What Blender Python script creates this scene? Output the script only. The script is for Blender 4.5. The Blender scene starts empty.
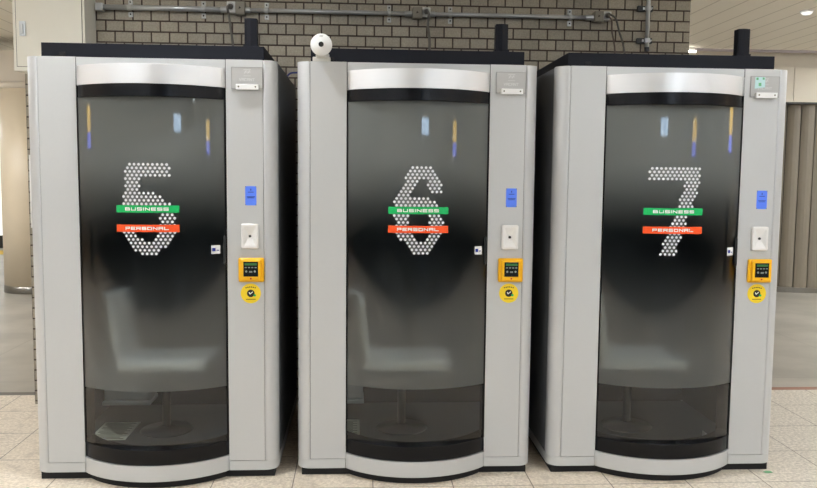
import bpy, bmesh, math, random
from mathutils import Vector, Matrix
random.seed(4)
SC = bpy.context.scene
COL = SC.collection
pi = math.pi

# ------------------------------------------------------------------ materials
def nd(nt, typ, **kw):
    n = nt.nodes.new(typ)
    for k, v in kw.items():
        if hasattr(n, k): setattr(n, k, v)
        else: n.inputs[k].default_value = v
    return n

def base(name):
    m = bpy.data.materials.new(name); m.use_nodes = True
    nt = m.node_tree; b = nt.nodes['Principled BSDF']
    return m, nt, b

def srgb(r, g, b):
    f = lambda c: (c/255/12.92) if c/255 <= .04045 else ((c/255+.055)/1.055)**2.4
    return (f(r), f(g), f(b), 1)

def paint(name, rgb, rough=.5, metal=0, noise=.04, nscale=30, bump=0, spec=.5, coat=0):
    """painted / moulded surface: base colour slightly mottled by noise, optional fine bump"""
    m, nt, b = base(name)
    c = srgb(*rgb)
    tc = nd(nt, 'ShaderNodeTexCoord')
    no = nd(nt, 'ShaderNodeTexNoise'); no.inputs['Scale'].default_value = nscale; no.inputs['Detail'].default_value = 4
    nt.links.new(tc.outputs['Object'], no.inputs['Vector'])
    mx = nd(nt, 'ShaderNodeMix', data_type='RGBA')
    mx.inputs['A'].default_value = tuple(max(0, x*(1-noise)) for x in c[:3])+(1,)
    mx.inputs['B'].default_value = tuple(min(1, x*(1+noise)) for x in c[:3])+(1,)
    nt.links.new(no.outputs['Fac'], mx.inputs['Factor'])
    nt.links.new(mx.outputs['Result'], b.inputs['Base Color'])
    b.inputs['Roughness'].default_value = rough; b.inputs['Metallic'].default_value = metal
    b.inputs['Specular IOR Level'].default_value = spec
    b.inputs['Coat Weight'].default_value = coat
    if bump:
        bp = nd(nt, 'ShaderNodeBump'); bp.inputs['Strength'].default_value = bump; bp.inputs['Distance'].default_value = .002
        nt.links.new(no.outputs['Fac'], bp.inputs['Height']); nt.links.new(bp.outputs['Normal'], b.inputs['Normal'])
    return m

def emit(name, rgb, s):
    m, nt, b = base(name)
    b.inputs['Base Color'].default_value = (.8, .8, .8, 1) if s > .12 else (.03, .12, .03, 1)
    b.inputs['Emission Color'].default_value = srgb(*rgb); b.inputs['Emission Strength'].default_value = s
    return m

def math_n(nt, op, a, b=None, clamp=False):
    n = nt.nodes.new('ShaderNodeMath'); n.operation = op; n.use_clamp = clamp
    for i, v in enumerate((a, b)):
        if v is None: continue
        if isinstance(v, (int, float)): n.inputs[i].default_value = v
        else: nt.links.new(v, n.inputs[i])
    return n.outputs[0]

def smooth(nt, val, a, b, lo=0., hi=1.):
    n = nt.nodes.new('ShaderNodeMapRange'); n.interpolation_type = 'SMOOTHSTEP'
    n.inputs['From Min'].default_value = a; n.inputs['From Max'].default_value = b
    n.inputs['To Min'].default_value = lo; n.inputs['To Max'].default_value = hi
    nt.links.new(val, n.inputs['Value'])
    return n.outputs['Result']

def brushed(name, rgb, rough=.3):
    m, nt, b = base(name)
    tc = nd(nt, 'ShaderNodeTexCoord'); mp = nd(nt, 'ShaderNodeMapping'); mp.inputs['Scale'].default_value = (1, 1, 260)
    no = nd(nt, 'ShaderNodeTexNoise'); no.inputs['Scale'].default_value = 2
    nt.links.new(tc.outputs['Object'], mp.inputs['Vector']); nt.links.new(mp.outputs['Vector'], no.inputs['Vector'])
    b.inputs['Base Color'].default_value = srgb(*rgb); b.inputs['Metallic'].default_value = .55
    nt.links.new(smooth(nt, no.outputs['Fac'], 0, 1, rough-.08, rough+.08), b.inputs['Roughness'])
    return m

def brick_mat():
    m, nt, b = base('grey_brick')
    tc = nd(nt, 'ShaderNodeNewGeometry')
    sx = nd(nt, 'ShaderNodeSeparateXYZ'); nt.links.new(tc.outputs['Position'], sx.inputs[0])
    cx = nd(nt, 'ShaderNodeCombineXYZ')
    nt.links.new(math_n(nt, 'ADD', math_n(nt, 'ADD', sx.outputs['X'], sx.outputs['Y']), 21.758 + BRX), cx.inputs['X'])
    nt.links.new(math_n(nt, 'ADD', sx.outputs['Z'], BRZ), cx.inputs['Y'])
    def br(msz, smooth_=0.1):
        t = nd(nt, 'ShaderNodeTexBrick'); t.offset = .5; t.offset_frequency = 2; t.squash = 1
        t.inputs['Scale'].default_value = 1; t.inputs['Brick Width'].default_value = .1154
        t.inputs['Row Height'].default_value = .0695; t.inputs['Mortar Size'].default_value = msz
        t.inputs['Mortar Smooth'].default_value = smooth_; t.inputs['Bias'].default_value = 0
        nt.links.new(cx.outputs[0], t.inputs['Vector']); return t
    t = br(.0048, .15)
    t.inputs['Color1'].default_value = srgb(156, 150, 136); t.inputs['Color2'].default_value = srgb(170, 162, 146)
    t.inputs['Mortar'].default_value = srgb(74, 62, 54)
    no = nd(nt, 'ShaderNodeTexNoise'); no.inputs['Scale'].default_value = 90; no.inputs['Detail'].default_value = 6
    nt.links.new(tc.outputs['Position'], no.inputs['Vector'])
    n2 = nd(nt, 'ShaderNodeTexNoise'); n2.inputs['Scale'].default_value = 2.2
    nt.links.new(tc.outputs['Position'], n2.inputs['Vector'])
    mx = nd(nt, 'ShaderNodeMix', data_type='RGBA', blend_type='MULTIPLY'); mx.inputs['Factor'].default_value = 1
    nt.links.new(t.outputs['Color'], mx.inputs['A'])
    v = math_n(nt, 'MULTIPLY', smooth(nt, no.outputs['Fac'], .3, .7, .86, 1.08), smooth(nt, n2.outputs['Fac'], .3, .7, .9, 1.06))
    cc = nd(nt, 'ShaderNodeCombineColor')
    for i in range(3): nt.links.new(v, cc.inputs[i])
    nt.links.new(cc.outputs[0], mx.inputs['B']); nt.links.new(mx.outputs['Result'], b.inputs['Base Color'])
    b.inputs['Roughness'].default_value = .85
    h = math_n(nt, 'ADD', math_n(nt, 'MULTIPLY', br(.006, .6).outputs['Fac'], -1.0), math_n(nt, 'MULTIPLY', no.outputs['Fac'], .12))
    bp = nd(nt, 'ShaderNodeBump'); bp.inputs['Strength'].default_value = .9; bp.inputs['Distance'].default_value = .008
    nt.links.new(h, bp.inputs['Height']); nt.links.new(bp.outputs['Normal'], b.inputs['Normal'])
    return m

def floor_mat():
    m, nt, b = base('station_floor')
    g = nd(nt, 'ShaderNodeNewGeometry'); sx = nd(nt, 'ShaderNodeSeparateXYZ'); nt.links.new(g.outputs['Position'], sx.inputs[0])
    X, Y = sx.outputs['X'], sx.outputs['Y']
    def joint(v, off, per, w):
        f = math_n(nt, 'FRACT', math_n(nt, 'DIVIDE', math_n(nt, 'ADD', v, off+per*100), per))
        d = math_n(nt, 'ABSOLUTE', math_n(nt, 'SUBTRACT', f, .5))            # .5 at the joint
        return smooth(nt, d, .5-w/per, .5-w/per*.4)
    def cells(v, off, per): return math_n(nt, 'FLOOR', math_n(nt, 'DIVIDE', math_n(nt, 'ADD', v, off+per*100), per))
    JX, JY = -.687, .153
    jj = math_n(nt, 'MAXIMUM', joint(X, JX, .401, .0035), joint(Y, JY, .452, .0035))
    cv = nd(nt, 'ShaderNodeCombineXYZ'); nt.links.new(cells(X, JX, .401), cv.inputs[0]); nt.links.new(cells(Y, JY, .452), cv.inputs[1])
    wn = nd(nt, 'ShaderNodeTexWhiteNoise'); nt.links.new(cv.outputs[0], wn.inputs[0])
    no = nd(nt, 'ShaderNodeTexNoise'); no.inputs['Scale'].default_value = 55; no.inputs['Detail'].default_value = 8; no.inputs['Roughness'].default_value = .7
    n2 = nd(nt, 'ShaderNodeTexNoise'); n2.inputs['Scale'].default_value = 1.6; n2.inputs['Detail'].default_value = 4
    n3 = nd(nt, 'ShaderNodeTexNoise'); n3.inputs['Scale'].default_value = 11; n3.inputs['Detail'].default_value = 5
    for n in (no, n2, n3): nt.links.new(g.outputs['Position'], n.inputs['Vector'])
    def ramp(f, a, bb):
        mx = nd(nt, 'ShaderNodeMix', data_type='RGBA'); nt.links.new(f, mx.inputs['Factor'])
        for s, k in ((a, 'A'), (bb, 'B')):
            if isinstance(s, tuple): mx.inputs[k].default_value = s
            else: nt.links.new(s, mx.inputs[k])
        return mx.outputs['Result']
    tile = ramp(smooth(nt, no.outputs['Fac'], .36, .64), srgb(196, 182, 164), srgb(240, 228, 210))
    tile = ramp(math_n(nt, 'MULTIPLY', wn.outputs['Value'], .35), tile, srgb(226, 212, 190))
    tile = ramp(math_n(nt, 'MULTIPLY', smooth(nt, n3.outputs['Fac'], .5, .7), .3), tile, srgb(160, 146, 130))
    greyer = ramp(smooth(nt, no.outputs['Fac'], .36, .64), srgb(172, 165, 154), srgb(220, 212, 198))
    tile = ramp(smooth(nt, X, 2.4, 3.4, 0, .75), tile, greyer)
    tile = ramp(math_n(nt, 'MULTIPLY', jj, .85), tile, srgb(96, 80, 66))
    conc = ramp(smooth(nt, n2.outputs['Fac'], .3, .7), srgb(150, 145, 135), srgb(176, 170, 159))
    jf = math_n(nt, 'MAXIMUM', joint(X, .2, 1.8, .008), joint(Y, -.15, 1.8, .008))
    conc = ramp(math_n(nt, 'MULTIPLY', jf, .3), conc, srgb(90, 84, 76))
    far = smooth(nt, Y, 1.665, 1.67)
    strip = ramp(smooth(nt, X, 0, 1), srgb(104, 98, 90), srgb(146, 104, 84))
    c = ramp(far, strip, conc)
    isn = smooth(nt, Y, 1.585, 1.59)
    col = ramp(isn, tile, c)
    col = ramp(smooth(nt, Y, -6.0, -4.2, 1, 0), col, srgb(58, 58, 58))  # colour darkened behind the viewer so the doors reflect a dark floor
    nt.links.new(col, b.inputs['Base Color'])
    nt.links.new(smooth(nt, far, 0, 1, .5, .32), b.inputs['Roughness'])
    bp = nd(nt, 'ShaderNodeBump'); bp.inputs['Strength'].default_value = .35; bp.inputs['Distance'].default_value = .003
    hh = math_n(nt, 'SUBTRACT', math_n(nt, 'MULTIPLY', no.outputs['Fac'], .3), math_n(nt, 'MULTIPLY', jj, math_n(nt, 'SUBTRACT', 1.0, isn)))
    nt.links.new(hh, bp.inputs['Height']); nt.links.new(bp.outputs['Normal'], b.inputs['Normal'])
    return m

def ceil_mat():
    m, nt, b = base('ceiling_planks')
    g = nd(nt, 'ShaderNodeNewGeometry'); sx = nd(nt, 'ShaderNodeSeparateXYZ'); nt.links.new(g.outputs['Position'], sx.inputs[0])
    f = math_n(nt, 'FRACT', math_n(nt, 'DIVIDE', math_n(nt, 'ADD', sx.outputs['X'], 26.0+.05), .26))
    d = smooth(nt, math_n(nt, 'ABSOLUTE', math_n(nt, 'SUBTRACT', f, .5)), .455, .485)
    no = nd(nt, 'ShaderNodeTexNoise'); no.inputs['Scale'].default_value = 1.2; nt.links.new(g.outputs['Position'], no.inputs['Vector'])
    mx = nd(nt, 'ShaderNodeMix', data_type='RGBA'); nt.links.new(no.outputs['Fac'], mx.inputs['Factor'])
    mx.inputs['A'].default_value = srgb(248, 240, 224); mx.inputs['B'].default_value = srgb(254, 247, 232)
    m2 = nd(nt, 'ShaderNodeMix', data_type='RGBA'); nt.links.new(d, m2.inputs['Factor'])
    nt.links.new(mx.outputs['Result'], m2.inputs['A']); m2.inputs['B'].default_value = srgb(212, 203, 186)
    nt.links.new(m2.outputs['Result'], b.inputs['Base Color']); b.inputs['Roughness'].default_value = .6
    return m

def glass_mat():
    """curved door glass: dark clear pane with a frosted privacy film whose density changes with height"""
    m, nt, b = base('door_glass'); nt.nodes.remove(b)
    out = [n for n in nt.nodes if n.type == 'OUTPUT_MATERIAL'][0]
    g = nd(nt, 'ShaderNodeNewGeometry'); sx = nd(nt, 'ShaderNodeSeparateXYZ'); nt.links.new(g.outputs['Position'], sx.inputs[0])
    Z = sx.outputs['Z']
    tr = nd(nt, 'ShaderNodeBsdfTransparent'); tr.inputs[0].default_value = (.66, .70, .71, 1)
    # the frosted film: blurs what is behind it and scatters a little light itself
    rf = nd(nt, 'ShaderNodeBsdfRefraction'); rf.inputs['Color'].default_value = (.62, .66, .63, 1)
    rf.inputs['Roughness'].default_value = .42; rf.inputs['IOR'].default_value = 1.12
    df = nd(nt, 'ShaderNodeBsdfDiffuse'); df.inputs[0].default_value = (.31, .33, .315, 1)
    film = nd(nt, 'ShaderNodeMixShader'); nt.links.new(rf.outputs[0], film.inputs[1]); nt.links.new(df.outputs[0], film.inputs[2])
    dens_d = math_n(nt, 'ADD', smooth(nt, Z, .50, 1.22, FILM_LOW, 0), smooth(nt, Z, 1.22, 1.70, 0, FILM_TOP))
    nt.links.new(dens_d, film.inputs[0])
    has = math_n(nt, 'GREATER_THAN', Z, .480)
    mixa = nd(nt, 'ShaderNodeMixShader'); nt.links.new(tr.outputs[0], mixa.inputs[1]); nt.links.new(film.outputs[0], mixa.inputs[2])
    nt.links.new(math_n(nt, 'MULTIPLY', has, math_n(nt, 'MAXIMUM', smooth(nt, Z, .80, 1.25, 1, .42), smooth(nt, Z, 1.15, 1.6, .42, .8))), mixa.inputs[0])
    gl = nd(nt, 'ShaderNodeBsdfGlossy'); gl.inputs['Color'].default_value = (1, 1, 1, 1); gl.inputs['Roughness'].default_value = .03
    fr = nd(nt, 'ShaderNodeFresnel'); fr.inputs['IOR'].default_value = 1.5
    k = math_n(nt, 'MINIMUM', math_n(nt, 'MULTIPLY', fr.outputs[0], REFL), 1.0)
    fin = nd(nt, 'ShaderNodeMixShader'); nt.links.new(k, fin.inputs[0]); nt.links.new(mixa.outputs[0], fin.inputs[1]); nt.links.new(gl.outputs[0], fin.inputs[2])
    nt.links.new(fin.outputs[0], out.inputs['Surface'])
    return m

BRX, BRZ = 0.0, 10-2.385+.0695*1
BRZ = (.0695*200) - 2.385
BRX = .1148*0
FILM_LOW, FILM_TOP, REFL = .20, .60, 1.25

M = dict(
    silver=paint('silver_grey_paint', (198, 199, 198), .42, .15, .015, 60),
    post=paint('silver_grey_post', (200, 201, 201), .36, .25, .015, 60),
    side=paint('side_panel_paint', (116, 118, 121), .5, .1, .03, 40),
    roof=paint('roof_dark_blue_black', (17, 19, 28), .6, 0, .1, 60, .1, .25),
    brushed=brushed('brushed_aluminium', (232, 232, 232), .36),
    black=paint('satin_black_frame', (9, 10, 14), .25, 0, .08, 40, 0, .25),
    rubber=paint('black_rubber', (14, 14, 15), .7, 0, .1, 40),
    inner=paint('booth_lining', (40, 42, 42), .75, 0, .06, 20),
    innerfl=paint('booth_inner_floor', (96, 98, 96), .7, 0, .1, 70),
    white=paint('white_plastic', (238, 238, 236), .4, 0, .01, 30),
    offwhite=paint('off_white_plastic', (214, 214, 208), .45, 0, .02, 30),
    intercom=paint('intercom_white', (232, 230, 226), .45, 0, .02, 30),
    dark=paint('dark_detail', (26, 26, 26), .4, 0, .1, 30),
    yellow=paint('reader_yellow', (255, 190, 16), .4, 0, .03, 30),
    ylab=paint('sticker_yellow', (246, 214, 40), .5, 0, .03, 30),
    screen=paint('reader_screen', (24, 28, 26), .2, 0, .05, 30),
    lcd=emit('lcd_green', (40, 130, 50), .10),
    lcdtxt=paint('reader_marks', (130, 136, 132), .5),
    blue=paint('blue_notice', (92, 134, 250), .5, 0, .02, 30),
    bluetxt=paint('notice_print', (34, 60, 160), .5),
    dots=emit('dot_vinyl_glow', (232, 240, 255), .16),  # white vinyl with a slight glow added to brighten the dots
    green=paint('green_vinyl', (8, 186, 98), .45, 0, .02, 30),
    orange=paint('orange_vinyl', (255, 88, 28), .45, 0, .02, 30),
    letter=paint('letter_vinyl', (244, 246, 240), .45, 0, .01, 30),
    plaque=paint('plaque_plastic', (184, 183, 180), .3, 0, .02, 30),
    plaquetx=paint('embossed_marks', (206, 206, 203), .5),
    plaqueed=paint('plaque_edge', (150, 150, 147), .5),
    sheet=paint('pale_blue_sheet', (196, 228, 226), .5, 0, .02, 30),
    greenpr=paint('green_print', (110, 180, 130), .5),
    screw=paint('screw_metal', (120, 116, 104), .4, .6),
    chairw=paint('chair_white_shell', (246, 246, 244), .4),
    chrome=paint('chair_steel', (74, 76, 78), .35, .3),
    heater=paint('heater_white', (222, 224, 220), .45),
    paper=paint('floor_notice_paper', (240, 242, 220), .6),
    printg=paint('floor_notice_print', (130, 136, 104), .6),
    pipe=paint('galvanised_pipe', (184, 187, 188), .32, .6, .08, 90),
    box=paint('outlet_box', (132, 126, 112), .55, 0, .05, 60),
    clip=paint('pipe_clip_metal', (186, 188, 186), .4, .4),
    clampm=paint('clamp_dark', (58, 60, 60), .5, .5),
    plug=paint('plug_grey', (214, 213, 208), .5),
    cable=paint('cable_grey', (104, 100, 94), .6),
    cable2=paint('cable_brown', (98, 84, 76), .6),
    cableb=paint('cable_blue', (48, 54, 110), .5),
    cabinet=paint('cabinet_cream', (224, 221, 208), .5, 0, .02, 10),
    seam=paint('seam_shadow', (60, 56, 48), .8),
    column=paint('column_beige', (212, 196, 170), .42, 0, .04, 6),
    steel=paint('steel_ring', (140, 136, 128), .3, .8),
    flute=paint('column_cladding', (126, 117, 101), .55, 0, .05, 8),
    panel=paint('fascia_panel', (216, 207, 190), .55, 0, .03, 4),
    fascia=paint('fascia_pinkish', (206, 194, 176), .55, 0, .03, 4),
    purple=paint('ceiling_edge', (186, 176, 180), .5),
    wallw=paint('hall_wall_light', (204, 196, 180), .6, 0, .05, 2),
    walld=paint('hall_wall_dark', (36, 36, 36), .5, 0, .1, 2),
    redp=paint('red_print', (190, 40, 44), .5),
    gtape=paint('green_tape', (110, 170, 124), .6),
    tactile=paint('yellow_tactile', (214, 178, 60), .6),
    lamp=emit('lamp_tube', (240, 247, 255), 26.0),
    soft=emit('soft_glow', (255, 252, 246), .9), stripl=emit('strip_glow', (255, 250, 240), 6.0),
    lampfill=emit('lamp_far_fill', (244, 248, 252), 46.0),
    lampd=emit('downlight', (246, 250, 255), 1100.0),
    farwhite=emit('pale_wall_glow', (250, 250, 246), .75), signlit=emit('sign_lit', (180, 215, 250), 9.0),
    signy=emit('sign_yellow', (250, 200, 60), 6.0),
    signb=emit('sign_blue', (60, 90, 250), 6.0),
)
M['brick'] = brick_mat(); M['floor'] = floor_mat(); M['ceil'] = ceil_mat(); M['glass'] = glass_mat()

# ------------------------------------------------------------------ mesh helpers
def link(name, bm, mat, parent=None, smooth_=False, loc=None, kind=None):
    me = bpy.data.meshes.new(name); bm.normal_update(); bm.to_mesh(me); bm.free()
    me.materials.append(mat)
    if smooth_:
        for p in me.polygons: p.use_smooth = True
    o = bpy.data.objects.new(name, me); COL.objects.link(o)
    if parent: o.parent = parent
    if loc: o.location = loc
    if kind: o['kind'] = kind
    return o

def tag(o, label, cat, group=None):
    o['label'] = label; o['category'] = cat
    if group: o['group'] = group
    return o

def empty(name, label, cat, loc=(0, 0, 0), group=None, rz=0):
    o = bpy.data.objects.new(name, None); COL.objects.link(o); o.location = loc; o.rotation_euler.z = rz
    o.empty_display_size = .1
    return tag(o, label, cat, group)

def add_box(bm, x0, x1, y0, y1, z0, z1, bev=0, seg=2):
    vs = [bm.verts.new(p) for p in ((x0, y0, z0), (x1, y0, z0), (x1, y1, z0), (x0, y1, z0), (x0, y0, z1), (x1, y0, z1), (x1, y1, z1), (x0, y1, z1))]
    fs = [bm.faces.new([vs[i] for i in q]) for q in ((3, 2, 1, 0), (4, 5, 6, 7), (0, 1, 5, 4), (1, 2, 6, 5), (2, 3, 7, 6), (3, 0, 4, 7))]
    if bev:
        es = list({e for f in fs for e in f.edges})
        bmesh.ops.bevel(bm, geom=es, offset=bev, segments=seg, profile=.7, affect='EDGES')
    return bm

def B(*a, **k): return add_box(bmesh.new(), *a, **k)

def add_prism(bm, pts, z0, z1, bev=0):
    """pts: outline in x,y counter-clockwise"""
    lo = [bm.verts.new((x, y, z0)) for x, y in pts]; hi = [bm.verts.new((x, y, z1)) for x, y in pts]
    n = len(pts); f1 = bm.faces.new(lo[::-1]); f2 = bm.faces.new(hi)
    for i in range(n): bm.faces.new((lo[i], lo[(i+1) % n], hi[(i+1) % n], hi[i]))
    if bev: bmesh.ops.bevel(bm, geom=list(set(f1.edges) | set(f2.edges)), offset=bev, segments=2, profile=.6, affect='EDGES')
    return bm

def add_cyl(bm, p0, p1, r, n=20, r1=None, cap=True):
    p0, p1 = Vector(p0), Vector(p1); r1 = r if r1 is None else r1
    d = (p1-p0).normalized(); a = d.orthogonal().normalized(); b = d.cross(a)
    A = [bm.verts.new(p0+(a*math.cos(2*pi*i/n)+b*math.sin(2*pi*i/n))*r) for i in range(n)]
    Bv = [bm.verts.new(p1+(a*math.cos(2*pi*i/n)+b*math.sin(2*pi*i/n))*r1) for i in range(n)]
    for i in range(n): bm.faces.new((A[i], A[(i+1) % n], Bv[(i+1) % n], Bv[i]))
    if cap: bm.faces.new(A[::-1]); bm.faces.new(Bv)
    return bm

def add_tube(bm, pts, r, n=10):
    pts = [Vector(p) for p in pts]; rings = []
    a = None
    for i, p in enumerate(pts):
        d = (pts[min(i+1, len(pts)-1)]-pts[max(i-1, 0)]).normalized()
        if a is None: a = d.orthogonal().normalized()
        a = (a-d*a.dot(d)).normalized(); b = d.cross(a)
        rings.append([bm.verts.new(p+(a*math.cos(2*pi*k/n)+b*math.sin(2*pi*k/n))*r) for k in range(n)])
    for q, w in zip(rings, rings[1:]):
        for k in range(n): bm.faces.new((q[k], q[(k+1) % n], w[(k+1) % n], w[k]))
    bm.faces.new(rings[0][::-1]); bm.faces.new(rings[-1])
    return bm

def lathe(bm, prof, n=40, axis='Z', c=(0, 0, 0)):
    """prof: (r, h) pairs"""
    def P(r, h, t):
        x, y = r*math.cos(t), r*math.sin(t)
        v = (x, y, h) if axis == 'Z' else (x, -h, y)
        return Vector(c)+Vector(v)
    rings = []
    for r, h in prof:
        rings.append([bm.verts.new(P(0, h, 0))] if r < 1e-6 else [bm.verts.new(P(r, h, 2*pi*i/n)) for i in range(n)])
    for a, b in zip(rings, rings[1:]):
        for i in range(n):
            j = (i+1) % n
            if len(a) == 1 and len(b) == 1: continue
            if len(a) == 1: bm.faces.new((a[0], b[j], b[i])) if False else bm.faces.new((a[0], b[i], b[j]))
            elif len(b) == 1: bm.faces.new((a[i], b[0], a[j]))
            else: bm.faces.new((a[i], b[i], b[j], a[j]))
    bmesh.ops.recalc_face_normals(bm, faces=bm.faces)
    return bm

def spline(pts, n=8):
    pts = [Vector(p) for p in pts]; out = []
    P = [pts[0]]+pts+[pts[-1]]
    for i in range(1, len(P)-2):
        for k in range(n):
            t = k/n; a, b, c, d = P[i-1], P[i], P[i+1], P[i+2]
            out.append(.5*((2*b)+(c-a)*t+(2*a-5*b+4*c-d)*t*t+(3*b-a-3*c+d)*t**3))
    out.append(pts[-1]); return out

# stroke lettering: wide square capitals on a 4 x 4 grid
GL = {'B': [(0, 0, 0, 4), (0, 4, 3.6, 4), (3.6, 4, 3.6, 2), (0, 2, 4, 2), (4, 2, 4, 0), (0, 0, 4, 0)],
      'U': [(0, 4, 0, 0), (0, 0, 4, 0), (4, 0, 4, 4)],
      'S': [(4, 4, 0, 4), (0, 4, 0, 2), (0, 2, 4, 2), (4, 2, 4, 0), (4, 0, 0, 0)],
      'I': [(0, 0, 0, 4)],
      'N': [(0, 0, 0, 4), (0, 4, 4, 0), (4, 0, 4, 4)],
      'E': [(4, 4, 0, 4), (0, 4, 0, 0), (0, 0, 4, 0), (0, 2, 3.6, 2)],
      'P': [(0, 0, 0, 4), (0, 4, 4, 4), (4, 4, 4, 1.8), (4, 1.8, 0, 1.8)],
      'R': [(0, 0, 0, 4), (0, 4, 4, 4), (4, 4, 4, 1.8), (4, 1.8, 0, 1.8), (2.2, 1.8, 4, 0)],
      'O': [(0, 0, 0, 4), (0, 4, 4, 4), (4, 4, 4, 0), (4, 0, 0, 0)],
      'A': [(0, 0, 0, 4), (0, 4, 4, 4), (4, 4, 4, 0), (0, 1.7, 4, 1.7)],
      'L': [(0, 4, 0, 0), (0, 0, 4, 0)],
      'V': [(0, 4, 2, 0), (2, 0, 4, 4)],
      'C': [(4, 4, 0, 4), (0, 4, 0, 0), (0, 0, 4, 0)],
      'T': [(0, 4, 4, 4), (2, 4, 2, 0)]}

def text_quads(s, u0, u1, z0, z1, th):
    widths = [0 if ch == 'I' else 4 for ch in s]
    gap = 1.9; tot = sum(widths)+gap*(len(s)-1)
    k = (u1-u0-th)/tot; kz = (z1-z0-th)/4
    x = 0; out = []
    for ch, w in zip(s, widths):
        for a, b, c, d in GL[ch]:
            p = Vector((u0+th/2+(x+a)*k, z0+th/2+b*kz)); q = Vector((u0+th/2+(x+c)*k, z0+th/2+d*kz))
            t = (q-p).normalized()*th/2; n = Vector((-t.y, t.x))
            out.append([p-t-n, q+t-n, q+t+n, p-t+n])
        x += w+gap
    return out

# ------------------------------------------------------------------ booth dimensions
HT, BB, PB = 2.104, .040, .0893
WS, WD, WO = .540, .3587, .605      # seam, door edge, outside
DEP = 1.22
CY = .3547                          # centre of the door curve
RO, RB, RG, CG = .5047, .500, .613, .503      # header radius, black band radius, glass radius

def arc_pts(r, umax, n=28, a_off=0.):
    """points along the front arc from left to right"""
    t = math.asin(min(1, umax/r)); return [(r*math.sin(-t+2*t*i/n), CY-r*math.cos(-t+2*t*i/n)) for i in range(n+1)]

def arc_solid(r0, r1, umax, z0, z1, n=32, bev=0):
    o = arc_pts(r1, umax, n); i = arc_pts(r0, min(umax, r0*.999), n)
    return add_prism(bmesh.new(), o+i[::-1], z0, z1, bev)

def on_glass(u, z, off): 
    r = RG+off; return Vector((u*(r/RG), CG-math.sqrt(max(0, RG*RG-u*u))*(r/RG), z))

def glass_patch(bm, u0, u1, z0, z1, off, n=16):
    lo = [bm.verts.new(on_glass(u0+(u1-u0)*i/n, z0, off)) for i in range(n+1)]
    hi = [bm.verts.new(on_glass(u0+(u1-u0)*i/n, z1, off)) for i in range(n+1)]
    for i in range(n): bm.faces.new((lo[i], lo[i+1], hi[i+1], hi[i]))
    return bm

def inside(p, poly):
    x, y = p; c = False; j = len(poly)-1
    for i in range(len(poly)):
        xi, yi = poly[i]; xj, yj = poly[j]
        if (yi > y) != (yj > y) and x < (xj-xi)*(y-yi)/(yj-yi)+xi: c = not c
        j = i
    return c

# number outlines drawn in units of 1/4.244 px, (x right, y down) with their grid origin
DIG = {
 '5': dict(org=(105, 59), dx=19.6, dy=15.2, cen=(184.5, 249),
           add=[[(90, 50), (277, 50), (277, 112), (149, 112), (146, 172), (206, 172), (256, 203), (298, 262), (298, 352), (256, 412), (202, 447), (148, 447), (108, 412), (68, 345), (68, 300), (75, 172)]],
           sub=[[(60, 234), (226, 234), (229, 262), (224, 350), (202, 383), (160, 383), (128, 350), (124, 342), (60, 342)]]),
 '6': dict(org=(152, 72), dx=19.5, dy=14.6, cen=(184.5, 254.5),
           add=[[(145, 64), (238, 64), (285, 140), (285, 184), (222, 184), (218, 126), (182, 124), (160, 150), (142, 196), (228, 196), (264, 232), (293, 285), (290, 350), (232, 446), (152, 446), (82, 350), (73, 300), (73, 215)]],
           sub=[[(140, 262), (146, 245), (222, 245), (230, 262), (224, 318), (230, 352), (206, 383), (176, 383), (152, 352), (136, 318)]]),
 '7': dict(org=(88, 79), dx=19.1, dy=14.56, cen=(190, 260),
           add=[[(78, 70), (304, 70), (304, 140), (196, 452), (126, 452), (238, 132), (78, 132)]], sub=[]),
}

def text_on_glass(s, u0, u1, z0, z1, th, off):
    bm = bmesh.new()
    for q in text_quads(s, u0, u1, z0, z1, th):
        bm.faces.new([bm.verts.new(on_glass(p.x, p.y, off+random.random()*.0002)) for p in q])
    return bm

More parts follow.
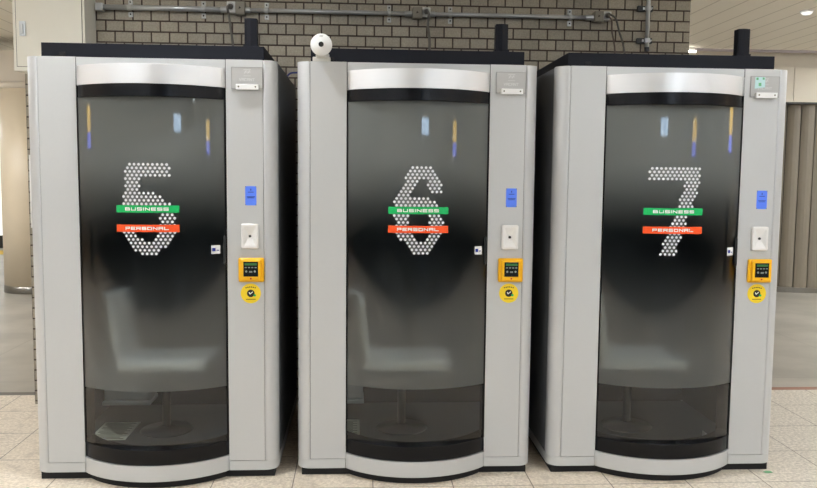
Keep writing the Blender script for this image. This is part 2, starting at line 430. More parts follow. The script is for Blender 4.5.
def make_booth(digit, loc, rz, uc, label):
    t = empty('work_booth', label, 'booth', loc, 'numbered work booths standing in a row', rz)
    # plinth and skirt
    bm = B(-.585, .585, .022, DEP-.03, 0, BB+.004)
    link('plinth', bm, M['rubber'], t)
    def corner(s, r=.065, n=10):
        return [(s*(WO-r+r*math.sin(a)), r-r*math.cos(a)) for a in [i/n*pi/2 for i in range(n+1)]]
    for s in (-1, 1):
        c = corner(s)
        pts = [(s*.361, 0)]+c+[(s*WO, DEP), (s*(WO-.02), DEP), (s*(WO-.02), .10), (s*.361, .10)]
        if s < 0: pts = pts[::-1]
        link('base_skirt', add_prism(bmesh.new(), pts, BB, PB-.0012), M['silver'], t)
        # rounded corner post
        pts = c+[(s*WO, .085), (s*(WO-.02), .085), (s*(WO-.05), .05), (s*WS, .03)]
        if s < 0: pts = pts[::-1]
        bm = add_prism(bmesh.new(), pts, PB-.0012, HT-.0005, .006)
        o = link('corner_post', bm, M['post'], t)
        for p in o.data.polygons: p.use_smooth = abs(p.normal.z) < .1
        # flat front panel
        x0, x1 = sorted((s*(WD), s*(WS-.0018)))
        link('front_panel', B(x0, x1, 0, .045, PB+.0012, HT, bev=.002), M['silver'], t)
        # side panel
        x0, x1 = sorted((s*(WO-.025), s*(WO-.0015)))
        link('side_panel', B(x0, x1, .087, DEP, PB, HT-.002, bev=.002), M['side'], t)
        # dark strip standing in for shade in the seam, and the door jamb
        x0, x1 = sorted((s*(WS-.01), s*(WS+.01)))
        link('seam_shade_strip', B(x0, x1, .004, .03, PB, HT-.006), M['seam'], t)
        x0, x1 = sorted((s*WD, s*(WD+.04)))
        link('door_jamb', B(x0, x1, .046, .16, .119, 2.06), M['black'], t)
        x0, x1 = sorted((s*(WD-.0005), s*(WD-.006)))
        link('door_edge_strip', B(x0, x1, .012, .10, .197, 1.908), M['black'], t)
    for s in (-1, 1):
        x0, x1 = sorted((s*(WD-.0028), s*(WD+.001))); link('header_shade_strip', B(x0, x1, .0025, .045, 1.90, HT-.002), M['rubber'], t)  # dark strip standing in for the shaded gap beside the header
    link('back_panel', B(-WO+.003, WO-.003, DEP-.03, DEP-.001, PB, HT-.002), M['side'], t)
    # lining
    bm = bmesh.new()
    add_box(bm, -.572, -.556, .165, 1.12, .07, 2.07); add_box(bm, .556, .572, .165, 1.12, .07, 2.07)
    add_box(bm, -.556, .556, 1.10, 1.12, .07, 2.07)
    add_box(bm, -.572, -.40, .161, .166, .07, 2.07); add_box(bm, .40, .572, .161, .166, .07, 2.07)
    link('inner_lining', bm, M['inner'], t)
    link('inner_ceiling', B(-.572, .572, .05, 1.12, 2.068, 2.09), M['inner'], t)
    fl = link('inner_floor', add_prism(bmesh.new(), arc_pts(.430, .345, 24)+[(.345, .05), (.572, .05), (.572, 1.12), (-.572, 1.12), (-.572, .05), (-.345, .05)], .052, .060), M['innerfl'], t)
    # pale notice stuck to the inner floor
    fn = link('floor_notice', B(-.49, -.285, .43, .755, .0602, .0622), M['paper'], t)
    bm = bmesh.new()
    for i in range(13):
        y = .445+i*.0225
        add_box(bm, -.475+.02*(i % 3 == 1), -.30-.025*(i % 2), y, y+.010, .0622, .0626)
    link('notice_print', bm, M['printg'], fn)
    # roof slab
    pr = [(-.539, .058), (.539, .058), (.539, 1.16), (-.539, 1.16)]
    rs = link('roof_slab', add_prism(bmesh.new(), pr, HT-.003, 2.1775, .002), M['roof'], t)
    link('roof_latch', B(-.452, -.422, .052, .07, 2.118, 2.133, bev=.002), M['rubber'], rs)
    # little aerial block on the roof
    bm = bmesh.new(); add_prism(bm, [(.420, .225), (.452, .215), (.484, .225), (.484, .275), (.420, .275)], 2.177, 2.344, .002)
    add_box(bm, .414, .490, .218, .285, 2.177, 2.212, bev=.002)
    add_box(bm, .426, .432, .2195, .222, 2.215, 2.335)
    link('aerial', bm, M['roof'], t)
    # top strip above the header
    link('top_rail', B(-WD+.003, WD-.003, .002, .05, 2.058, HT-.001, bev=.001), M['silver'], t)
    # curved header: brushed band over a black band
    o = link('header_band', arc_solid(.44, RO, WD-.0045, 1.967, 2.060, bev=.0015), M['brushed'], t)
    for p in o.data.polygons: p.use_smooth = abs(p.normal.z) < .3
    o = link('header_seal', arc_solid(.42, RB, WD-.002, 1.908, 1.9665, bev=.004), M['black'], t)
    for p in o.data.polygons: p.use_smooth = abs(p.normal.z) < .3
    # sill band and kick plate
    o = link('sill_band', arc_solid(.42, RB, WD-.002, .123, .197, bev=.004), M['black'], t)
    for p in o.data.polygons: p.use_smooth = abs(p.normal.z) < .3
    o = link('kick_plate', arc_solid(.36, RO, WD, BB, .118, bev=.002), M['silver'], t)
    for p in o.data.polygons: p.use_smooth = abs(p.normal.z) < .3
    link('curved_plinth', arc_solid(.40, .475, .34, 0, BB+.001), M['rubber'], t)
    link('shadow_gap', arc_solid(.41, .49, WD-.002, .1175, .1235), M['rubber'], t)
    link('kick_filler', B(-.35, .35, .05, .12, BB, .118), M['rubber'], t)
    # the curved glass door
    bm = bmesh.new(); glass_patch(bm, -.3575, .3575, .190, 1.915, 0, 40)
    door = link('glass_door', bm, M['glass'], t, smooth_=True)
    # slim vertical stiles
    bm = bmesh.new(); glass_patch(bm, .348, .3575, .195, 1.91, .003, 2)
    glass_patch(bm, -.3575, -.350, .195, 1.91, .003, 2)
    link('door_stile', bm, M['black'], door)
    bm = bmesh.new(); glass_patch(bm, .341, .347, 1.10, 1.24, .012, 2); glass_patch(bm, .341, .347, 1.10, 1.24, .004, 2)
    add_box(bm, .341, .347, on_glass(.347, 0, .012).y, on_glass(.347, 0, 0).y, 1.10, 1.24)
    link('pull_handle', bm, M['clampm'], door)
    # dotted number
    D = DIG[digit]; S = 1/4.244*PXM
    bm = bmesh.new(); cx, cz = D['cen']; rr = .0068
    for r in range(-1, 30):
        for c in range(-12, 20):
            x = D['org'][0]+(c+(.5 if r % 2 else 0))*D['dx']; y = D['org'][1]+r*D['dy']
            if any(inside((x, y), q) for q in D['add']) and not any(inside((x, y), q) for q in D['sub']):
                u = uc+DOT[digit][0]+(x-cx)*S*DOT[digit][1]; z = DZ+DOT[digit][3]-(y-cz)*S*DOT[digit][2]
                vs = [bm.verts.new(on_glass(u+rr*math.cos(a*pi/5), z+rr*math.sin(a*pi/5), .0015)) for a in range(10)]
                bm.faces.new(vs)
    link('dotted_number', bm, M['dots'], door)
    # the two coloured bars with their words
    ub = uc; bz = BAR[digit]
    for z0, z1, mat, word, nm in ((1.3575, 1.3930, 'green', 'BUSINESS', 'business_bar'), (1.2645, 1.3, 'orange', 'PERSONAL', 'personal_bar')):
        z0 += bz; z1 += bz
        bm = bmesh.new(); glass_patch(bm, ub-.148, ub+.148, z0, z1, .003, 20)
        o = link(nm, bm, M[mat], door); o['label'] = '%s bar reading %s' % ('green' if mat == 'green' else 'orange', word)
        o = link(word.lower()+'_lettering', text_on_glass(word, ub-.104, ub+.100, z0+.010, z1-.010, .0040, .0045), M['letter'], door)
    # small white sticker on the glass
    link('door_sticker', glass_patch(bmesh.new(), .286, .326, 1.153, 1.195, .002, 3), M['white'], door)
    bm = bmesh.new()
    glass_patch(bm, .290, .305, 1.166, 1.182, .003, 1); glass_patch(bm, .309, .320, 1.168, 1.172, .003, 1)
    link('sticker_print', bm, M['bluetxt'], door)
    # ---- fittings on the right-hand front panel
    pq = link('information_plaque', B(.387, .538, -.005, .001, 1.962, 2.067, bev=.0015), M['plaque'], t)
    bm = bmesh.new()
    for x0, x1, z0, z1 in ((.387, .538, 2.065, 2.067), (.387, .538, 1.962, 1.965), (.387, .389, 1.962, 2.067), (.536, .538, 1.962, 2.067)):
        add_box(bm, x0, x1, -.0065, -.0045, z0, z1)
    link('plaque_edge', bm, M['plaqueed'], pq)
    bm = bmesh.new()
    for q in text_quads('VACANT', .424, .500, 2.000, 2.014, .003)+[[Vector(p) for p in ((.446, 2.024), (.482, 2.024), (.482, 2.0265), (.446, 2.0265))],
              [Vector(p) for p in ((.446, 2.054), (.482, 2.054), (.482, 2.057), (.446, 2.057))],
              [Vector(p) for p in ((.448, 2.036), (.452, 2.036), (.462, 2.052), (.458, 2.052))],
              [Vector(p) for p in ((.464, 2.036), (.468, 2.036), (.478, 2.052), (.474, 2.052))],
              [Vector(p) for p in ((.450, 2.042), (.480, 2.042), (.480, 2.045), (.450, 2.045))]]:
        bm.faces.new([bm.verts.new((p.x, -.0058-random.random()*.0002, p.y)) for p in q])
    link('embossed_marks', bm, M['plaquetx'], pq)
    if digit == '7':
        bm = bmesh.new(); bm.faces.new([bm.verts.new(p) for p in ((.408, -.0068, 2.004), (.462, -.0068, 2.012), (.462, -.0068, 2.063), (.410, -.0068, 2.063))])
        sh = link('paper_sheet', bm, M['sheet'], pq); sh['label'] = 'pale blue paper sheet with green print'
        bm = bmesh.new(); add_box(bm, .415, .426, -.0078, -.007, 2.048, 2.060); add_box(bm, .448, .458, -.0078, -.007, 2.050, 2.061); add_box(bm, .428, .442, -.0078, -.007, 2.018, 2.034)
        link('sheet_print', bm, M['greenpr'], pq)
    lp = link('plaque_lip', B(.410, .520, -.026, -.004, 1.957, 1.984, bev=.003), M['white'], t)
    for x in (.424, .506): link('lip_screw', add_cyl(bmesh.new(), (x, -.024, 1.971), (x, -.0275, 1.971), .0042, 10), M['screw'], lp)
    # blue notice
    bn = link('blue_notice', B(.449, .504, -.0012, .001, 1.392, 1.487), M['blue'], t)
    bm = bmesh.new()
    add_box(bm, .474, .479, -.0018, -.001, 1.466, 1.474); add_box(bm, .462, .491, -.0018, -.001, 1.456, 1.459)
    add_box(bm, .458, .497, -.0018, -.001, 1.434, 1.437); add_box(bm, .460, .494, -.0018, -.001, 1.428, 1.431)
    link('notice_lettering', bm, M['bluetxt'], bn)
    for p in (((.449, 1.487), (.454, 1.487), (.449, 1.480)), ((.504, 1.487), (.504, 1.479), (.499, 1.487)), ((.449, 1.392), (.449, 1.399), (.454, 1.392)), ((.504, 1.392), (.499, 1.392), (.504, 1.399))):
        bm = bmesh.new(); bm.faces.new([bm.verts.new((x, -.0017, z)) for x, z in p])
        link('corner_tape', bm, M['side'], bn)
    # recessed white unit (funnel-shaped face with a dark eye)
    bm = bmesh.new(); x0, x1, z0, z1 = .429, .514, 1.177, 1.301; f = .012
    def ring(x0, x1, z0, z1, y, r=.008, n=4):
        out = []
        for cx_, cz_, a0 in ((x1-r, z1-r, 0), (x0+r, z1-r, 90), (x0+r, z0+r, 180), (x1-r, z0+r, 270)):
            for i in range(n+1):
                a = math.radians(a0+90*i/n); out.append(bm.verts.new((cx_+r*math.cos(a), y, cz_+r*math.sin(a))))
        return out
    xm, zm = .4715, 1.239
    rings = [ring(x0, x1, z0, z1, .0), ring(x0, x1, z0, z1, -.012), ring(x0+f*.3, x1-f*.3, z0+f*.3, z1-f*.3, -.016, .007), ring(x0+f, x1-f, z0+f, z1-f, -.016, .004), ring(xm-.010, xm+.010, zm-.010, zm+.010, .004-.006, .004)]
    for a, b_ in zip(rings, rings[1:]):
        for i in range(len(a)):
            j = (i+1) % len(a); bm.faces.new((a[i], b_[i], b_[j], a[j]))
    bm.faces.new(rings[-1]); bmesh.ops.recalc_face_normals(bm, faces=bm.faces)
    ic = link('intercom_unit', bm, M['intercom'], t)
    link('intercom_eye', add_cyl(bmesh.new(), (xm, -.001, zm), (xm, -.008, zm), .0065, 14), M['dark'], ic)
    # yellow reader
    cr = link('card_reader', B(.414, .541, -.018, .001, 1.010, 1.132, bev=.012, seg=3), M['yellow'], t)
    link('reader_bezel', B(.428, .528, -.034, -.015, 1.020, 1.124, bev=.008, seg=3), M['yellow'], cr)
    link('reader_screen', B(.442, .514, -.0375, -.032, 1.040, 1.114, bev=.002), M['screen'], cr)
    link('status_display', B(.448, .508, -.0385, -.037, 1.096, 1.108), M['lcd'], cr)
    bm = bmesh.new()
    for i in range(4): add_box(bm, .449+i*.016, .459+i*.016, -.0385, -.037, 1.083, 1.088)
    for x in (.456, .498): add_cyl(bm, (x, -.0375, 1.066), (x, -.0387, 1.066), .0055, 10)
    add_box(bm, .470, .486, -.0385, -.037, 1.060, 1.068)
    link('reader_marks', bm, M['lcdtxt'], cr)
    link('reader_button', add_cyl(bmesh.new(), (.478, -.034, 1.030), (.478, -.036, 1.030), .0045, 12), M['redp'], cr)
    # round yellow sticker
    cxs, czs = .473, .951
    st = link('round_sticker', add_cyl(bmesh.new(), (cxs, 0, czs), (cxs, -.0016, czs), .050, 36), M['ylab'], t)
    bm = bmesh.new()
    add_cyl(bm, (cxs, -.0012, czs), (cxs, -.0022, czs), .019, 20)
    for i in range(6):
        add_box(bm, cxs-.026+i*.009, cxs-.020+i*.009, -.0022, -.0012, czs+.026+.004*math.sin(i*pi/5), czs+.031+.004*math.sin(i*pi/5))
    add_box(bm, cxs-.024, cxs+.024, -.0022, -.0012, czs-.031, czs-.028)
    link('sticker_symbol', bm, M['dark'], st)
    bm = bmesh.new()
    for q in ([(-.011, .004), (-.004, -.006), (.0, -.003), (-.007, .007)], [(-.004, -.006), (.011, .006), (.008, .010), (-.003, -.001)]):
        bm.faces.new([bm.verts.new((cxs+x, -.0026, czs+z)) for x, z in q])
    link('sticker_tick', bm, M['white'], st)
    link('sticker_dot', add_cyl(bmesh.new(), (cxs+.019, -.0015, czs-.010), (cxs+.019, -.0026, czs-.010), .0065, 10), M['green'], st)
    # unseen fill lamp, added to light the chair through the film
    il = link('booth_fill_light', add_cyl(bmesh.new(), (0, .6, 2.068), (0, .6, 2.058), .05, 20), CABIN_FILL, t)
    return t

PXM = 3.96/807.1*1.012
DZ = 1.374
DOT = {'5': (.0085, .945, .965, 0), '6': (.0055, .955, .985, .002), '7': (.0015, .968, 1.008, .007)}
BAR = {'5': 0, '6': .001, '7': .0045}
CABIN_FILL = emit('booth_fill_glow', (230, 242, 255), 120.0)
X6, X7 = 1.3077, 2.611
booths = [
 ('5', (0, 0, 0), 0, -.002, 'silver grey work booth with dotted number 5 on its curved glass door'),
 ('6', (X6, .0118, 0), .0006, -.0035, 'silver grey work booth with dotted number 6, round camera on its roof corner'),
 ('7', (X7, .0023, 0), -.0002, -.0265, 'silver grey work booth with dotted number 7, its side panel partly visible'),
]
for a in booths: make_booth(*a)

# ------------------------------------------------------------------ things inside the booths
def make_chair(x, y, z, label):
    t = empty('swivel_chair', label, 'chair', (x, y, z), 'white chairs inside the booths', pi/2-pi/2)
    b = link('base_disc', lathe(bmesh.new(), [(0, 0), (.145, 0), (.15, .004), (.145, .010), (.06, .016), (.032, .03), (0, .03)], 40), M['chrome'], t, True)
    link('pedestal', add_cyl(bmesh.new(), (0, 0, .025), (0, 0, .405), .024, 20), M['chrome'], t, True)
    # seat shell: rounded square pad, then a back rising on its left edge
    bm = B(-.20, .25, -.20, .20, .40, .465, bev=.03, seg=4)
    link('seat', bm, M['chairw'], t, True)
    bm = bmesh.new(); n = 12; th = .035
    prof = [(-.175, .445), (-.21, .475), (-.225, .55), (-.235, .64), (-.245, .74), (-.258, .82)]
    prof = [(p.x, p.y) for p in [Vector((q.x, q.z)) for q in spline([(a, 0, b) for a, b in prof], 4)]]
    rows = []
    for i, (px_, pz) in enumerate(prof):
        w = .19 - .03*(i/len(prof))**3
        fr = [bm.verts.new((px_ + .05*(abs(k/n-.5)*2)**2, -w+2*w*k/n, pz)) for k in range(n+1)]
        bk = [bm.verts.new((px_ - th + .05*(abs(k/n-.5)*2)**2, -w+2*w*k/n, pz)) for k in range(n+1)]
        rows.append(fr+bk[::-1])
    for a, b_ in zip(rows, rows[1:]):
        for k in range(len(a)):
            j = (k+1) % len(a); bm.faces.new((a[k], a[j], b_[j], b_[k]))
    bm.faces.new(rows[0]); bm.faces.new(rows[-1][::-1]); bmesh.ops.recalc_face_normals(bm, faces=bm.faces)
    link('backrest', bm, M['chairw'], t, True)
    return t
for (d, l, r, u, _), cu in zip(booths, (-.095, -.04, .01)):
    make_chair(l[0]+cu, .60, .0602, 'white pedestal chair seen through the frosted door of booth number %s' % d)
    h = empty('wall_heater', 'white box heater with rounded corners low inside booth number %s' % d, 'heater', (l[0]-.405, 1.10, .125), 'white heaters inside the booths')
    link('casing', B(-.14, .14, -.20, -.001, .025, .24, bev=.022, seg=4), M['heater'], h, True)
    link('front_lip', B(-.145, .145, -.215, -.02, 0, .024, bev=.008, seg=3), M['heater'], h)
    link('logo_plate', B(-.015, .015, -.2022, -.199, .115, .122), M['clampm'], h)

# ------------------------------------------------------------------ the setting
HC = 3.2
WY = 1.368
link('floor', B(-14, 16, -15, 16, -.1, 0), M['floor'], kind='structure')
link('ceiling', B(-14, 16, -15, 6.3, HC, HC+.1), M['ceil'], kind='structure')
link('ceiling', B(-14, 2, 6.3, 9.0, HC, HC+.1), M['ceil'], kind='structure')
link('ceiling', B(-14, 16, 6.3, 16, HC+.25, HC+.35), M['panel'], kind='structure')
bm = B(-1.14, 3.231, WY, 1.58, 0, HC)
link('wall_middle', bm, M['brick'], kind='structure')
link('wall_left', B(-14.1, -14, -15, 16, 0, HC+.3), M['wallw'], kind='structure')
link('wall_right', B(16, 16.1, -15, 16, 0, HC+.3), M['wallw'], kind='structure')
link('wall_far', B(-14, 16, 16, 16.1, 0, HC+.3), M['wallw'], kind='structure')
link('wall_front', B(-14, 16, -15.1, -15, 0, HC+.3), M['wallw'], kind='structure')
link('trim_1', B(2.9, 16, 6.27, 6.3, HC-.03, HC+.001), M['purple'], kind='structure')
link('trim_2', B(-14, -1.0, 6.35, 6.95, 2.64, 3.03), M['fascia'], kind='structure')
# right hand fascia, panelled, over the clad column
bm = bmesh.new()
x = 3.66
while x < 15.9:
    add_box(bm, x+.004, min(16, x+1.52)-.004, 6.35, 6.8, 2.545, 2.995); x += 1.52
link('trim_3', bm, M['panel'], kind='structure')
link('trim_4', B(3.3, 16, 6.42, 6.8, 2.997, HC+.26), M['panel'], kind='structure')
link('trim_5', B(3.3, 16, 6.36, 6.8, 2.525, 2.547), M['dark'], kind='structure')

# far columns
c = empty('round_column', 'smooth beige round column beyond the left end of the brick wall', 'column', (-3.16, 6.68, 0))
link('shaft', add_cyl(bmesh.new(), (0, 0, .06), (0, 0, 2.60), .40, 48), M['column'], c, True)
link('collar', lathe(bmesh.new(), [(.40, 2.56), (.425, 2.57), (.435, 2.60), (.425, 2.635), (.40, 2.64)], 48), M['fascia'], c, True)
link('base_ring', lathe(bmesh.new(), [(.40, .0), (.408, .0), (.408, .085), (.40, .09)], 48), M['steel'], c, True)
c = empty('clad_column', 'wide brown column with vertical ribbed cladding right of booth 7', 'column', (7.25, 7.55, 0))
bm = bmesh.new(); n = 40
for i in range(n):
    a0, a1 = 2*pi*i/n, 2*pi*(i+1)/n; R_ = 1.12
    pts = []
    for k in range(5):
        a = a0+(a1-a0)*(k/4)*.93; rr = R_+.018*math.sin(pi*k/4); pts.append((rr*math.cos(a), rr*math.sin(a)))
    pts += [((R_-.05)*math.cos(a1-.005), (R_-.05)*math.sin(a1-.005)), ((R_-.05)*math.cos(a0), (R_-.05)*math.sin(a0))]
    add_prism(bm, pts, .07, 2.53)
link('cladding', bm, M['flute'], c)
link('core', add_cyl(bmesh.new(), (0, 0, .0), (0, 0, 2.53), 1.07, 48), M['dark'], c)
link('base_ring', add_cyl(bmesh.new(), (0, 0, .0), (0, 0, .07), 1.15, 64), M['steel'], c, False)

# ------------------------------------------------------------------ cabinet on the wall, top left
CBY = 1.148
cab = empty('electrical_cabinet', 'cream metal wall cabinet with a small latch above booth 5', 'cabinet', (0, 0, 0))
link('cabinet_case', B(-1.118, -.685, CBY+.004, WY+.001, 2.168, 2.95, bev=.003), M['cabinet'], cab)
bm = bmesh.new()
for x0, x1, z0, z1 in ((-1.100, -1.0975, 2.194, 2.93), (-1.10, -.70, 2.192, 2.1945), (-.7025, -.70, 2.194, 2.93)):
    add_box(bm, x0, x1, CBY+.0005, CBY+.006, z0, z1)
link('door_gap', bm, M['seam'], cab)
dr = link('cabinet_door', B(-1.0975, -.7025, CBY, CBY+.02, 2.1945, 2.93, bev=.002), M['cabinet'], cab)
link('latch_plate', B(-1.077, -1.040, CBY-.006, CBY+.001, 2.378, 2.468, bev=.003), M['pipe'], dr)
link('latch_key', B(-1.066, -1.052, CBY-.014, CBY-.005, 2.392, 2.452, bev=.003), M['clip'], dr)

# framed notice on the wall left of booth 5
nt_ = empty('wall_notice', 'narrow white notice panel with red mark on brick, behind left edge of booth 5', 'notice', (0, 0, 0))
link('notice_board', B(-1.125, -.86, WY-.02, WY+.001, 1.18, 1.655, bev=.003), M['white'], nt_)
link('red_mark', B(-1.110, -1.085, WY-.022, WY-.019, 1.605, 1.645), M['redp'], nt_)

# ------------------------------------------------------------------ conduits, boxes, cables on the brick wall
PZ, PY = 2.600, WY-.032
def clip(parent, x, z=PZ):
    bm = bmesh.new()
    pts = []
    for k in range(13):
        a = pi*k/12; pts.append((PY+WY*0-.019*math.sin(a)+.0, z+.019*math.cos(a)))
    lo = [bm.verts.new((x-.011, y, zz)) for y, zz in pts]; hi = [bm.verts.new((x+.011, y, zz)) for y, zz in pts]
    for k in range(12): bm.faces.new((lo[k], hi[k], hi[k+1], lo[k+1]))
    add_box(bm, x-.013, x+.013, WY-.014, WY+.001, z+.022, z+.054, bev=.002); add_box(bm, x-.013, x+.013, WY-.014, WY+.001, z-.054, z-.022, bev=.002)
    c_ = link('pipe_clip', bm, M['clip'], parent)
    for s in (-1, 1): link('clip_screw', add_cyl(bmesh.new(), (x, WY-.013, z+s*.038), (x, WY-.017, z+s*.038), .0055, 8), M['dark'], c_)
def conduit(x0, x1, clips, label, r=.015):
    t = empty('conduit_pipe', label, 'pipe', (0, 0, 0), 'horizontal pipe runs on the brick wall')
    link('tube', add_cyl(bmesh.new(), (x0, PY, PZ), (x1, PY, PZ), r, 20), M['pipe'], t, True)
    link('coupling', add_cyl(bmesh.new(), (x1-.05, PY, PZ), (x1, PY, PZ), r+.004, 20), M['pipe'], t); bm = bmesh.new()
    if x0 < -.5: add_box(bm, x0-.02, x0+.03, PY-.02, WY+.001, PZ-.024, PZ+.024, bev=.006)
    else: add_cyl(bm, (x0, PY, PZ), (x0+.03, PY, PZ), r+.004, 20)
    link('coupling', bm, M['pipe'], t)
    for c_ in clips: clip(t, c_)
conduit(-.655, .168, (-.461, .003), 'galvanised pipe on brick between cream cabinet and first outlet box', .017)
conduit(.273, 1.355, (.408, 1.204), 'thin steel pipe on brick above round camera, between two outlet boxes', .0135)
conduit(1.475, 2.56, (1.607, 2.405), 'thin steel pipe on brick above booth 6 aerial, between two outlet boxes', .0135)
def outlet(x0, z0, z1, plug_left, label):
    t = empty('outlet_box', label, 'outlet', (x0, WY, z0), 'outlet boxes on the brick wall')
    w, h = .062, z1-z0
    link('box', B(0, w, -.060, .001, 0, h, bev=.006), M['box'], t)
    link('cover_plate', B(.004, w-.004, -.064, -.058, .004, h-.004, bev=.002), M['box'], t)
    bm = bmesh.new(); bm.faces.new([bm.verts.new(p) for p in ((w*.35, -.0645, h*.4), (w*.62, -.0645, h*.5), (w*.42, -.0645, h*.62))])
    link('warning_mark', bm, M['seam'], t)
    px_ = -.056 if plug_left else w+.001
    pl = link('socket', B(px_, px_+.054, -.046, -.0, h*.18, h*1.02, bev=.004), M['plug'], t)
    bm = add_cyl(bmesh.new(), (px_+.026, -.046, h*.62), (px_+.026, -.085, h*.60), .018, 16, .012)
    link('plug', bm, M['cable'], pl)
    bm = bmesh.new(); add_tube(bm, [(px_+.026+.020*math.cos(a), -.052, h*.62+.022*math.sin(a)) for a in [i*2*pi/16 for i in range(17)]], .003, 6)
    link('socket_ring', bm, M['clip'], pl)
outlet(.212, 2.566, 2.650, True, 'grey outlet box with plug on its left, behind booth 5 aerial')
outlet(1.357, 2.567, 2.640, False, 'grey outlet box with plug, middle of three, above booth 6')
outlet(2.561, 2.571, 2.640, False, 'grey outlet box with two cables hanging, above booth 7')
def cable(pts, r, mat, label):
    return tag(link('power_cable', add_tube(bmesh.new(), spline(pts, 8), r, 8), M[mat], None, True), label, 'cable')
cable([(.182, WY-.085, 2.618), (.170, WY-.10, 2.60), (.176, WY-.075, 2.54), (.186, WY-.06, 2.45), (.193, WY-.04, 2.37), (.196, WY-.05, 2.25), (.197, 1.29, 2.10), (.197, 1.29, 1.0), (.197, 1.29, .0076)], .0075, 'cable', 'grey cable hanging from plug down behind roof of booth 5')
cable([(1.446, WY-.085, 2.610), (1.458, WY-.10, 2.585), (1.455, WY-.07, 2.52), (1.470, WY-.05, 2.42), (1.468, WY-.05, 2.25), (1.468, 1.29, 2.10), (1.468, 1.29, 1.0), (1.468, 1.29, .0086)], .0085, 'cable', 'grey cable hanging from middle outlet box behind roof of booth 6')
cable([(2.660, WY-.085, 2.612), (2.690, WY-.10, 2.585), (2.725, WY-.07, 2.51), (2.765, WY-.05, 2.41), (2.79, WY-.05, 2.25), (2.79, 1.29, 2.10), (2.79, 1.29, 1.0), (2.79, 1.29, .0066)], .0065, 'cable', 'dark grey cable slanting right from outlet box above booth 7')
cable([(2.650, WY-.085, 2.600), (2.668, WY-.09, 2.57), (2.680, WY-.06, 2.51), (2.705, WY-.05, 2.40), (2.71, WY-.05, 2.25), (2.71, 1.29, 2.10), (2.71, 1.29, 1.0), (2.71, 1.29, .0056)], .0055, 'cable2', 'thin brown cable hanging nearly straight from outlet box above booth 7')
cable([(.50, 1.29, .007), (.50, 1.29, 1.2), (.52, 1.285, 2.08), (.62, 1.27, 2.205), (.68, 1.26, 2.225), (.73, 1.27, 2.23), (.80, 1.28, 2.235)], .006, 'cableb', 'blue cable crossing the gap behind booths 5 and 6')
t = empty('vertical_conduit', 'upright pale pipe with two strut clamps on brick above booth 7', 'pipe', (2.925, 0, 0))
link('tube', add_cyl(bmesh.new(), (0, WY-.045, 2.40), (0, WY-.045, HC-.01), .014, 18), M['clip'], t, True)
link('end_cap', add_cyl(bmesh.new(), (0, WY-.045, 2.385), (0, WY-.045, 2.412), .016, 18), M['dark'], t)
for z in (2.457, 2.668):
    s = link('strut_bracket', B(-.062, .040, WY-.028, WY+.001, z-.018, z+.018, bev=.002), M['clampm'], t)
    bm = bmesh.new(); add_cyl(bm, (0, WY-.045, z-.014), (0, WY-.045, z+.014), .019, 18); add_box(bm, -.030, .030, WY-.036, WY-.026, z-.008, z+.008)
    add_cyl(bm, (.026, WY-.03, z), (.026, WY-.048, z), .006, 8)
    link('saddle', bm, M['pipe'], s)

# ------------------------------------------------------------------ round camera on booth 6
t = empty('security_camera', 'round white camera on roof corner of booth 6', 'camera', (.828, .038, HT))
bm = B(-.047, .040, -.028, .028, -.0005, .022, bev=.004)
add_prism(bm, [(-.026, -.072), (.026, -.072), (.034, .022), (-.034, .022)], .018, .042, .004)
link('mount', bm, M['offwhite'], t)
HD = (-.002, -.066, .072)
link('head', lathe(bmesh.new(), [(0, -.030), (.034, -.028), (.049, -.014), (.0525, .010), (.0525, .022), (.050, .027), (0, .030)], 48, 'Y', HD), M['white'], t, True)
l_ = link('lens_ring', add_cyl(bmesh.new(), (HD[0], HD[1]-.029, HD[2]), (HD[0], HD[1]-.033, HD[2]), .0125, 24), M['clampm'], t)
link('lens', add_cyl(bmesh.new(), (HD[0], HD[1]-.032, HD[2]), (HD[0], HD[1]-.0345, HD[2]), .009, 24), M['dark'], l_)
bm = bmesh.new(); add_box(bm, HD[0]-.008, HD[0]+.008, HD[1]-.0302, HD[1]-.027, HD[2]+.038, HD[2]+.041)
link('status_marks', bm, M['plaqueed'], t)

# ------------------------------------------------------------------ floor marks
def mark(x, y, rz, label):
    bm = bmesh.new(); pts = [(-.02, -.012), (.018, -.016), (.024, .004), (.004, .016), (-.022, .010)]
    add_prism(bm, pts, 0.0003, .0018); o = link('floor_tape', bm, M['gtape']); o.location = (x, y, 0); o.rotation_euler.z = rz
    tag(o, label, 'tape')
mark(3.18, -.02, .2, 'small green tape scrap on floor right of booth 7')
mark(-.60, -.12, 2.5, 'small green tape scrap on floor left of booth 5')

lb = empty('far_wall_glow', 'tall glowing panel standing in for the pale far wall behind the beige column', 'board', (-7.2, 12.5, 0))  # glowing surface added to brighten the white gap beside the column
link('glow_face', B(-1.9, 1.2, 0, .05, .25, 2.1), M['farwhite'], lb)
link('glow_foot', B(-1.9, 1.2, -.05, .1, 0, .25), M['walld'], lb)
# yellow tactile strip far behind the left column
tag(link('tactile_strip', B(-9, -3.6, 11.2, 11.9, 0.0002, .006), M['tactile']), 'yellow tactile paving strip far behind the beige column', 'paving')

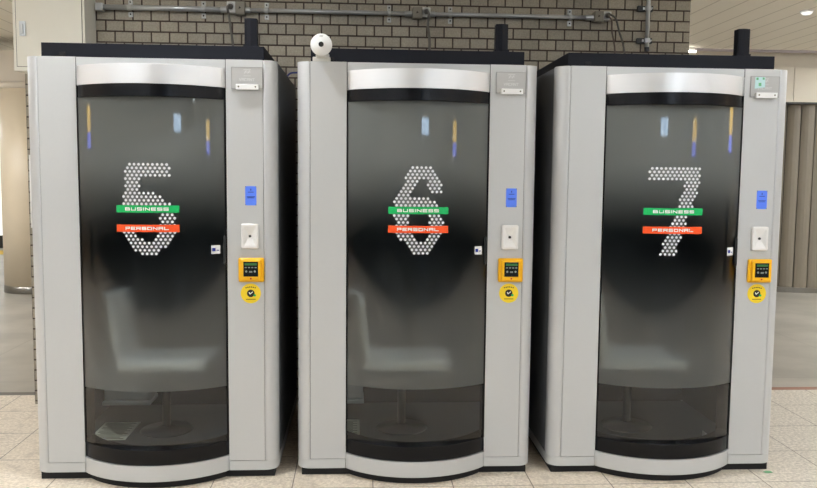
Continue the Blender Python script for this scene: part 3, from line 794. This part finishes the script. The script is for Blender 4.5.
# ------------------------------------------------------------------ hall behind the viewer: dark dado, lit sign, banners
link('wall_front_dado', B(-14, 16, -14.99, -14.6, 0, 1.75), M['walld'], kind='structure')
s = empty('hanging_sign', 'wide lit blue-white sign hung across the hall', 'sign', (3.4, -12.5, 2.35))
link('sign_face', B(-.8, .8, -.03, .03, 0, .34), M['signlit'], s)
bm = bmesh.new(); add_cyl(bm, (-.7, 0, .34), (-.7, 0, .849), .012); add_cyl(bm, (.7, 0, .34), (.7, 0, .849), .012)
link('hanger', bm, M['clampm'], s)
for x, y, lab in ((-9.5, -2.6, 'left'), (8.8, -9.0, 'right'), (11.0, -1.7, 'far right')):
    s = empty('lit_banner', 'tall lit banner, yellow over blue, on the %s side of the hall' % lab, 'banner', (x, y, 0))
    link('yellow_face', B(-.3, .3, -.3, .3, 2.15, 2.55), M['signy'], s)
    link('blue_face', B(-.3, .3, -.3, .3, 1.9, 2.15), M['signb'], s)
    link('stand', B(-.25, .25, -.25, .25, 0, 1.9), M['walld'], s)

# ------------------------------------------------------------------ lights (hall fixtures and added fill lights)
def tube_light(x, y, w, l, label, m='lamp'):
    t = empty('ceiling_light', label, 'light', (x, y, HC), 'long ceiling lights of the hall')
    link('housing', B(-w/2-.02, w/2+.02, -l/2-.02, l/2+.02, -.03, 0), M['offwhite'], t)
    link('diffuser', B(-w/2, w/2, -l/2, l/2, -.045, -.0301), M[m], t)
LX = (-5.4, -1.8, 3.4, 7.6)
for i, x in enumerate(LX):
    for j, y in enumerate((-2.2, -5.4, -8.6, -11.8)):
        tube_light(x, y, .30, 2.2, 'long ceiling light, number %d in row %d of the hall' % (j+1, i+1))
for x, y in ((-4.6, 3.6), (8.0, 4.4), (8.0, 1.2), (7.0, 1.8), (11, 3), (-4.6, .8), (-6.0, 4.4), (-8, 2), (-6.5, 9.5), (9.5, 9.5), (-10.5, 12.5), (-5, 13), (6, 13), (12, 13)):
    tube_light(x, y, .3, 2.0 if y < 6 else 1.6, 'added fill light on the ceiling beyond the brick wall', 'lampfill')  # added out of view to brighten the far hall
# recessed downlight over the booths, throws the camera's shadow on the panel
def downlight(x, y, e, label, r=.05, m='lampd'):
    t = empty('downlight', label, 'light', (x, y, HC))
    link('trim_ring', lathe(bmesh.new(), [(r, 0), (r+.03, 0), (r+.03, -.006), (r, -.012), (r, 0)], 32), M['white'], t)
    link('bulb', add_cyl(bmesh.new(), (0, 0, -.001), (0, 0, -.008), r, 24), M[m], t)
downlight(.14, -.36, 1, 'small round ceiling downlight in front of booth 5')
t = empty('downlight', 'small round white light on the plank ceiling at upper right', 'light', (5.43, 3.86, HC))
link('base_plate', lathe(bmesh.new(), [(0, -.012), (.06, -.012), (.065, -.004), (.065, 0), (0, 0)], 32), M['white'], t, True)
link('bulb', lathe(bmesh.new(), [(0, -.035), (.035, -.035), (.05, -.025), (.055, -.012), (0, -.012)], 32), M['soft'], t, True)
t = empty('strip_lamp', 'short bright strip lamp at ceiling edge right of brick wall', 'light', (5.22, 6.18, HC-.055))
link('strip_tube', B(-.10, .07, -.02, .02, -.012, .012), M['stripl'], t)
link('strip_mount', B(-.05, .05, -.015, .015, .012, .055), M['white'], t)

w = bpy.data.worlds.new('hall_air'); SC.world = w; w.use_nodes = True
w.node_tree.nodes['Background'].inputs[0].default_value = (1, .97, .93, 1); w.node_tree.nodes['Background'].inputs[1].default_value = .2

# ------------------------------------------------------------------ camera
yaw, pitch, roll = .0616630, .0867836, .0097378
fw = Vector((math.sin(yaw)*math.cos(pitch), math.cos(yaw)*math.cos(pitch), -math.sin(pitch)))
rt = Vector((math.cos(yaw), -math.sin(yaw), 0)); up = rt.cross(fw)
r2 = rt*math.cos(roll)+up*math.sin(roll); u2 = -rt*math.sin(roll)+up*math.cos(roll)
cd = bpy.data.cameras.new('camera'); cam = bpy.data.objects.new('camera', cd); COL.objects.link(cam)
cd.sensor_fit = 'HORIZONTAL'; cd.sensor_width = 36; cd.lens = 807.1*36/817; cd.clip_end = 100
mt = Matrix((r2, u2, -fw)).transposed().to_4x4(); mt.translation = (1.01243, -4.05011, 1.5559)
cam.matrix_world = mt; SC.camera = cam

SC.view_settings.view_transform = 'Standard'
SC.view_settings.look = 'None'
SC.view_settings.exposure = -.07
try:
    SC.cycles.use_denoising = True
    SC.cycles.max_bounces = 8; SC.cycles.transparent_max_bounces = 12
    SC.cycles.sample_clamp_indirect = 6
except Exception: pass
